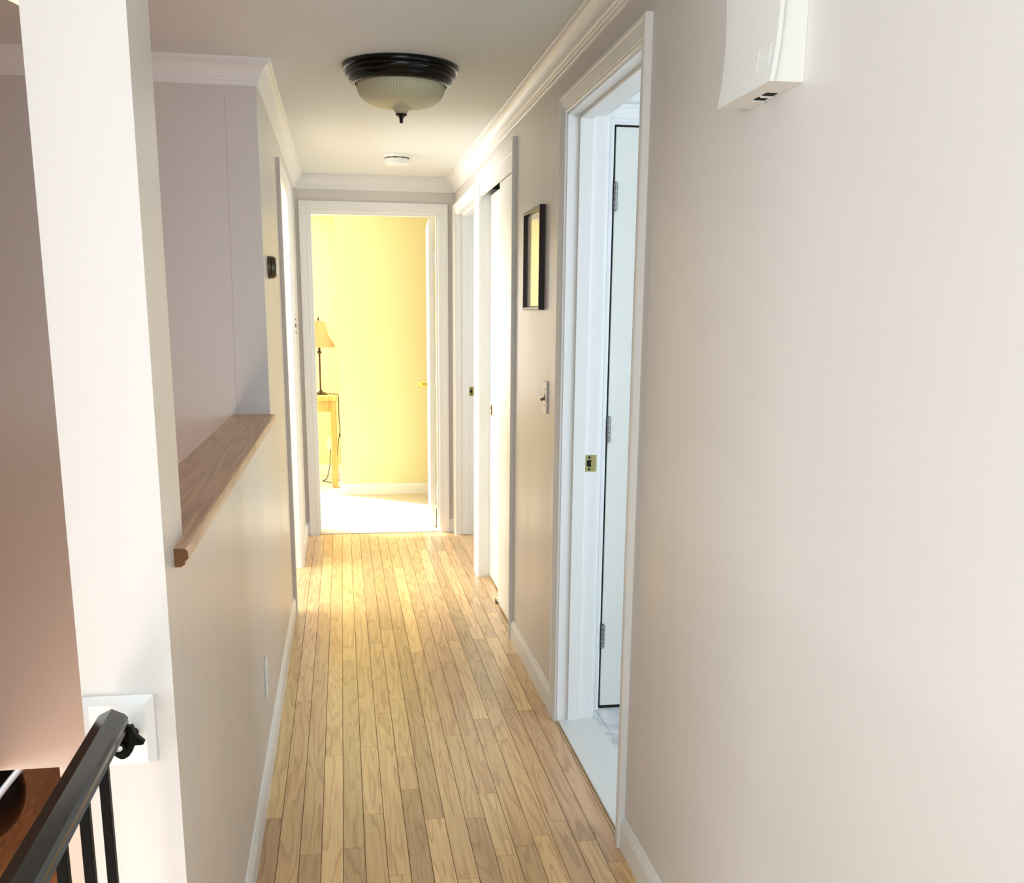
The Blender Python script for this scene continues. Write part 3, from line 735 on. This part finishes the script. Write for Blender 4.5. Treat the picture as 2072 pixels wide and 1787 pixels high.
# ------------------------------------------------------------------ light switch
ls = thing('light_switch', 'white toggle light switch beside the bathroom door casing', 'light switch', (XR, 3.734, 1.147))
bm = NB(); box(bm, XR - 0.0065, XR - 0.0002, 3.698, 3.771, 1.0885, 1.2055, bev=0.0028, seg=3); pl = obj('plate', bm, 'plastic', ls)
bm = NB(); box(bm, XR - 0.0068, XR - 0.0060, 3.7295, 3.7395, 1.1345, 1.1595); obj('toggle_slot', bm, 'hole', pl)
bm = NB()
t = NB(); box(t, -0.0165, 0.0, -0.0035, 0.0035, -0.0045, 0.0045, bev=0.0012); merge(bm, t, None, Matrix.Translation((XR - 0.0055, 3.7345, 1.144)) @ Matrix.Rotation(math.radians(-24), 4, 'Y')); obj('toggle', bm, 'slot', ls)
for z in (1.1770, 1.1170):
    bm = NB(); lathe(bm, [(0, 0.0014), (0.0022, 0.0012), (0.0034, 0.0)], 14, mtx=Matrix.Translation((XR - 0.0062, 3.7345, z)) @ Matrix.Rotation(-math.pi/2, 4, 'Y')); obj('screw', bm, 'slot', ls)

# ------------------------------------------------------------------ wall outlet
wo = thing('wall_outlet', 'white wall outlet low on the half wall', 'outlet', (XL, 3.19, 0.31))
bm = NB(); box(bm, XL + 0.0002, XL + 0.0065, 3.150, 3.226, 0.2505, 0.372, bev=0.0028, seg=3); obj('plate', bm, 'plastic', wo)
for z in (0.330, 0.2915):
    bm = NB(); box(bm, XL + 0.0060, XL + 0.0076, 3.172, 3.204, z - 0.0135, z + 0.0135, bev=0.0007); rc = obj('receptacle', bm, 'plastic', wo)
    bm = NB()
    for y0 in (3.181, 3.193): box(bm, XL + 0.0074, XL + 0.0078, y0, y0 + 0.002, z - 0.003, z + 0.006)
    lathe(bm, [(0, 0.0003), (0.0025, 0.0003)], 12, mtx=Matrix.Translation((XL + 0.0076, 3.188, z - 0.008)) @ Matrix.Rotation(math.pi/2, 4, 'Y'))
    obj('pin_holes', bm, 'hole', rc)

# ------------------------------------------------------------------ door chime box
CY0, CY1, CZ0, CZ1 = 1.6557, 1.885, 1.7977, 2.035
ch = thing('door_chime', 'white plastic door chime with curved cover high on right wall', 'door chime', (XR, 1.77, 1.92))
xf = 0.690
n = 28; zc = (CZ0 + CZ1) / 2; hh = (CZ1 - CZ0) / 2 + 0.001
def cov(s_): return xf + 0.0015 - 0.010 * (s_ * s_)
bm = NB()
fr_ = [(cov(-1 + 2 * i / n) - 0.0004, CZ0 + (CZ1 - CZ0) * i / n) for i in range(n + 1)]
prism(bm, fr_ + [(XR - 0.0003, CZ1), (XR - 0.0003, CZ0)], 'y', CY0 + 0.0015, CY1 - 0.008); hs = obj('housing', bm, 'plastic', ch)
for y0, y1 in ((1.742, 1.764), (1.778, 1.800)):
    bm = NB(); prism(bm, [(0.706, y0), (0.7255, y0), (0.7255, y1), (0.706, y1)], 'z', CZ0 - 0.0008, CZ0 + 0.0004); obj('sound_slot', bm, 'hole', hs)
    bm = NB(); box(bm, 0.705, 0.726, y1 - 0.0005, y1 + 0.0020, CZ0 - 0.0035, CZ0 + 0.0003); obj('slot_lip', bm, 'plastic', hs)
# curved cover: concave when seen from the side, thick lip at both vertical edges
bm = NB()
th = 0.0075
O_, I_ = [], []
for i in range(n + 1):
    s = -1 + 2 * i / n
    O_.append((cov(s) - th, zc + s * hh)); I_.append((cov(s), zc + s * hh))
prism(bm, O_ + I_[::-1], 'y', CY0 - 0.002, CY1 + 0.004)
bmesh.ops.bevel(bm, geom=[e_ for e_ in bm.edges if all(abs(v.co.y - (CY0 - 0.002)) < 1e-5 for v in e_.verts) or all(abs(v.co.y - (CY1 + 0.004)) < 1e-5 for v in e_.verts)], offset=0.0015, segments=2, affect='EDGES')
cv = obj('cover', bm, 'plastic', ch)
# shallow square emblem panel outlined on the cover
bm = NB()
def cx_at(z): return cov((z - zc) / hh) - th
ey0, ey1, ez0, ez1 = 1.672, 1.722, 1.8215, 1.8575
for (a0, a1, b0, b1) in ((ey0, ey1, ez0, ez0 + 0.0012), (ey0, ey1, ez1 - 0.0012, ez1), (ey0, ey0 + 0.0012, ez0, ez1), (ey1 - 0.0012, ey1, ez0, ez1)):
    zz = (b0 + b1) / 2
    N_ = 8 if b1 - b0 > 0.01 else 1
    for k in range(N_):
        z0 = b0 + (b1 - b0) * k / N_; z1 = b0 + (b1 - b0) * (k + 1) / N_
        xm = cx_at((z0 + z1) / 2)
        box(bm, xm - 0.0008, xm + 0.001, a0, a1, z0, z1)
for k in range(6):     # worn raised marks too faint to read
    z0 = 1.8400; y0 = 1.681 + k * 0.0055
    box(bm, cx_at(z0) - 0.0003, cx_at(z0) + 0.001, y0, y0 + 0.0016, z0 - 0.0012, z0 + 0.0012)
obj('emblem', bm, 'plastic', cv)

# ------------------------------------------------------------------ bedroom: bedside table, lamp, plug
bt = thing('bedside_table', 'honey pine bedside table seen through the bedroom doorway', 'bedside table', (-0.27, 9.05, 0.004))
TX0, TX1, TY0, TY1 = -0.50, -0.048, 8.80, 9.26
bm = NB(); box(bm, TX0, TX1, TY0, TY1, 0.735, 0.775, bev=0.004, seg=2); obj('table_top', bm, 'pine', bt)
bm = NB()
box(bm, TX0 + 0.03, TX1 - 0.022, TY0 + 0.030, TY0 + 0.048, 0.645, 0.735); box(bm, TX0 + 0.03, TX1 - 0.022, TY1 - 0.048, TY1 - 0.030, 0.645, 0.735)
box(bm, TX0 + 0.03, TX0 + 0.048, TY0 + 0.03, TY1 - 0.03, 0.645, 0.735); box(bm, TX1 - 0.046, TX1 - 0.024, TY0 + 0.03, TY1 - 0.03, 0.645, 0.735); obj('apron', bm, 'pine', bt)
for lx in (TX0 + 0.02, TX1 - 0.062):
    for ly in (TY0 + 0.015, TY1 - 0.06):
        bm = NB(); box(bm, lx, lx + 0.045, ly, ly + 0.045, 0.004, 0.7348, bev=0.003); obj('leg', bm, 'pine', bt)
LX, LY, LB = -0.190, 9.03, 0.775
tl_ = thing('table_lamp', 'bronze table lamp with cream bell shade on the bedside table', 'lamp', (LX, LY, LB))
T = Matrix.Translation((LX, LY, LB))
bm = NB(); lathe(bm, [(0, 0.0), (0.062, 0.0), (0.063, 0.006), (0.055, 0.013), (0.040, 0.017), (0.020, 0.026), (0.012, 0.04), (0.0, 0.04)], 40, mtx=T); obj('base', bm, 'bronze', tl_)
bm = NB(); lathe(bm, [(0, 0.035), (0.009, 0.035), (0.0075, 0.10), (0.0085, 0.20), (0.009, 0.33), (0.011, 0.345), (0.022, 0.350), (0.024, 0.356), (0.012, 0.362), (0.010, 0.40), (0.0, 0.40)], 24, mtx=T); obj('stem', bm, 'bronze', tl_)
bm = NB()
sp = [(0.130, 0.395), (0.128, 0.420), (0.105, 0.455), (0.085, 0.495), (0.070, 0.540), (0.059, 0.585), (0.053, 0.612)]
lathe(bm, sp + [(r_ - 0.002, z_) for r_, z_ in reversed(sp)], 48, mtx=T)
obj('lamp_shade', bm, 'shade', tl_)
bm = NB(); lathe(bm, [(0, 0.40), (0.003, 0.40), (0.003, 0.615), (0.007, 0.618), (0.008, 0.630), (0.004, 0.642), (0, 0.646)], 16, mtx=T); obj('finial', bm, 'bronze', tl_)
pc = thing('power_cord', 'black lamp cord hanging behind the bedside table with white plug', 'cord', (-0.042, 8.97, 0.3))
bm = NB()
tube(bm, spline([(LX + 0.066, LY, LB + 0.008), (-0.10, 9.01, LB + 0.006), (-0.062, 8.995, LB + 0.005), (-0.0435, 8.99, LB - 0.010), (-0.0415, 8.985, 0.66), (-0.041, 8.98, 0.55), (-0.036, 8.97, 0.50), (-0.040, 8.97, 0.44), (-0.055, 8.98, 0.36), (-0.080, 9.0, 0.12), (-0.09, 9.05, 0.012), (-0.16, 9.1, 0.012), (-0.20, 9.16, 0.012), (-0.165, 9.3, 0.012), (-0.14, 9.42, 0.10), (-0.128, 9.52, 0.245)], 7), 0.0034, 8)
cd = obj('cord', bm, 'cord', pc)
bm = NB(); box(bm, -0.046, -0.032, 8.960, 8.980, 0.418, 0.447, bev=0.002); obj('inline_switch', bm, 'cord', cd)
bm = NB(); box(bm, -0.145, -0.105, 9.555, 9.593, 0.235, 0.300, bev=0.004, seg=2); pg = obj('plug', bm, 'plastic', pc); pg['label'] = 'white plug'
wo2 = thing('wall_outlet', 'white wall outlet behind the bedside table in the yellow room', 'outlet', (-0.125, 9.6, 0.28))
bm = NB(); box(bm, -0.160, -0.090, 9.5935, 9.5995, 0.225, 0.340, bev=0.002); obj('plate', bm, 'plastic', wo2)

# ------------------------------------------------------------------ stairwell things
pn = thing('pendant_light', 'cream glass bowl pendant in the stairwell, mostly behind the column', 'light', (-0.60, 2.6, H))
T = Matrix.Translation((-0.600, 2.60, 2.075))
bm = NB(); lathe(bm, [(0.0, 0.0), (0.04, 0.002), (0.075, 0.009), (0.105, 0.023), (0.125, 0.042), (0.135, 0.062), (0.136, 0.07), (0.131, 0.07), (0.12, 0.046), (0.07, 0.014), (0.0, 0.005)], 64, mtx=T); obj('glass_bowl', bm, 'glow', pn)
bm = NB(); lathe(bm, [(0.1375, 0.058), (0.1395, 0.062), (0.1395, 0.072), (0.136, 0.074)], 64, mtx=T)
lathe(bm, [(0, 0.205), (0.055, 0.205), (0.055, 0.195), (0.02, 0.185), (0.0, 0.183)], 32, mtx=T)
for k in range(3):
    a = 2 * math.pi * k / 3 + 0.5
    tube(bm, [(-0.6 + 0.137 * math.cos(a), 2.6 + 0.137 * math.sin(a), 2.145), (-0.6 + 0.03 * math.cos(a), 2.6 + 0.03 * math.sin(a), 2.265)], 0.0025, 6)
obj('hanger', bm, 'black', pn)

ac = thing('lounge_chair', 'glossy black leather lounge chair on the lower floor below stairs', 'chair', (-1.95, 5.05, -1.4))
t = NB(); bmesh.ops.create_uvsphere(t, u_segments=40, v_segments=24, radius=1.0)
for f in t.faces: f.smooth = True
bm = NB(); merge(bm, t, 0, Matrix.Translation((-2.00, 5.05, -0.83)) @ Matrix.Rotation(math.radians(26), 4, 'Y') @ Matrix.Diagonal((0.40, 0.34, 0.30, 1))); obj('backrest', bm, 'leather', ac)
t = NB(); bmesh.ops.create_uvsphere(t, u_segments=40, v_segments=24, radius=1.0)
for f in t.faces: f.smooth = True
bm = NB(); merge(bm, t, 0, Matrix.Translation((-2.25, 4.98, -1.08)) @ Matrix.Diagonal((0.38, 0.38, 0.13, 1))); obj('seat', bm, 'leather', ac)
bm = NB(); tube(bm, spline([(-1.50, 4.72, -0.60), (-1.60, 4.74, -0.72), (-1.70, 4.78, -0.86), (-1.80, 4.82, -1.04), (-1.84, 4.86, -1.10)], 5), 0.016, 12); obj('glint_bar', bm, 'glint', ac)  # bar added to stand in for the bluish glint along the backrest
bm = NB(); lathe(bm, [(0, 0.0), (0.24, 0.0), (0.24, 0.015), (0.05, 0.03), (0.035, 0.05), (0.035, 0.24), (0, 0.24)], 32, mtx=Matrix.Translation((-2.25, 4.98, -1.4))); obj('base', bm, 'steel', ac)

# ------------------------------------------------------------------ camera
cam = bpy.data.cameras.new('camera'); co = bpy.data.objects.new('camera', cam); COL.objects.link(co)
R, U, F = cam_basis()
co.matrix_world = Matrix(((R.x, U.x, -F.x, 0), (R.y, U.y, -F.y, 0), (R.z, U.z, -F.z, CAM['hc']), (0, 0, 0, 1)))
cam.sensor_fit = 'HORIZONTAL'; cam.sensor_width = 36.0; cam.lens = 36.0 * CAM['f'] / 2072.0
cam.shift_x = -(CAM['cx'] - 1036.0) / 2072.0; cam.shift_y = (CAM['cy'] - 893.5) / 2072.0
cam.clip_start = 0.05; S.camera = co

# ------------------------------------------------------------------ light
def area(name, loc, rot, sx, sy, e, col):
    l = bpy.data.lights.new(name, 'AREA'); l.shape = 'RECTANGLE'; l.size = sx; l.size_y = sy; l.energy = e; l.color = col
    o = bpy.data.objects.new(name, l); COL.objects.link(o); o.location = loc; o.rotation_euler = rot; return o
R90 = math.pi / 2
area('living_window_light', (1.05, -4.56, 1.335), (R90, 0, 0), 4.4, 1.52, 34, (0.84, 0.94, 1.0))         # faces +y
area('living_side_window_light', (-3.98, -0.9, 1.3), (R90, 0, -R90), 2.9, 1.6, 66, (0.84, 0.94, 1.0))   # faces +x
area('bedroom_window_light', (-2.0, 9.58, 1.31), (-R90, 0, 0), 2.5, 1.3, 66, (1.0, 0.98, 0.95))           # faces -y
area('bathroom_window_light', (2.68, 1.75, 1.45), (R90, 0, R90), 1.3, 1.1, 13.5, (0.72, 0.86, 1.0))         # faces -x
area('left_room_window_light', (-2.58, 5.4, 1.35), (R90, 0, -R90), 1.8, 1.3, 48, (0.96, 0.98, 0.96))       # faces +x
area('right_room_window_light', (2.38, 6.1, 1.45), (R90, 0, R90), 1.0, 1.1, 2.5, (0.85, 0.94, 1.0))
area('lower_fill_light', (-3.18, 3.3, -0.75), (R90, 0, -R90), 1.2, 0.7, 26, (1.0, 0.93, 0.82))          # faces +x; added fill to brighten the lower floor, no window here
area('entry_glass_light', (-1.75, -0.34, -0.65), (R90, 0, 0), 1.7, 1.1, 32, (1.0, 0.91, 0.74))
sun = bpy.data.lights.new('sun', 'SUN'); sun.energy = 5.0; sun.angle = math.radians(0.53); sun.color = (1.0, 0.95, 0.84)
so = bpy.data.objects.new('sun', sun); COL.objects.link(so)
el = math.radians(23.0); az = Vector((0.775, -0.63, 0)).normalized()
dirv = Vector((az.x * math.cos(el), az.y * math.cos(el), -math.sin(el)))
so.rotation_euler = dirv.to_track_quat('-Z', 'Y').to_euler(); so.location = (-5, 12, 5)

w = bpy.data.worlds.new('world'); S.world = w; w.use_nodes = True
bg = w.node_tree.nodes['Background']; bg.inputs['Color'].default_value = (0.75, 0.86, 1.0, 1); bg.inputs['Strength'].default_value = 0.9

S.view_settings.view_transform = 'Standard'; S.view_settings.look = 'None'; S.view_settings.gamma = 1.0
S.view_settings.use_curve_mapping = False
S.view_settings.exposure = 0.95
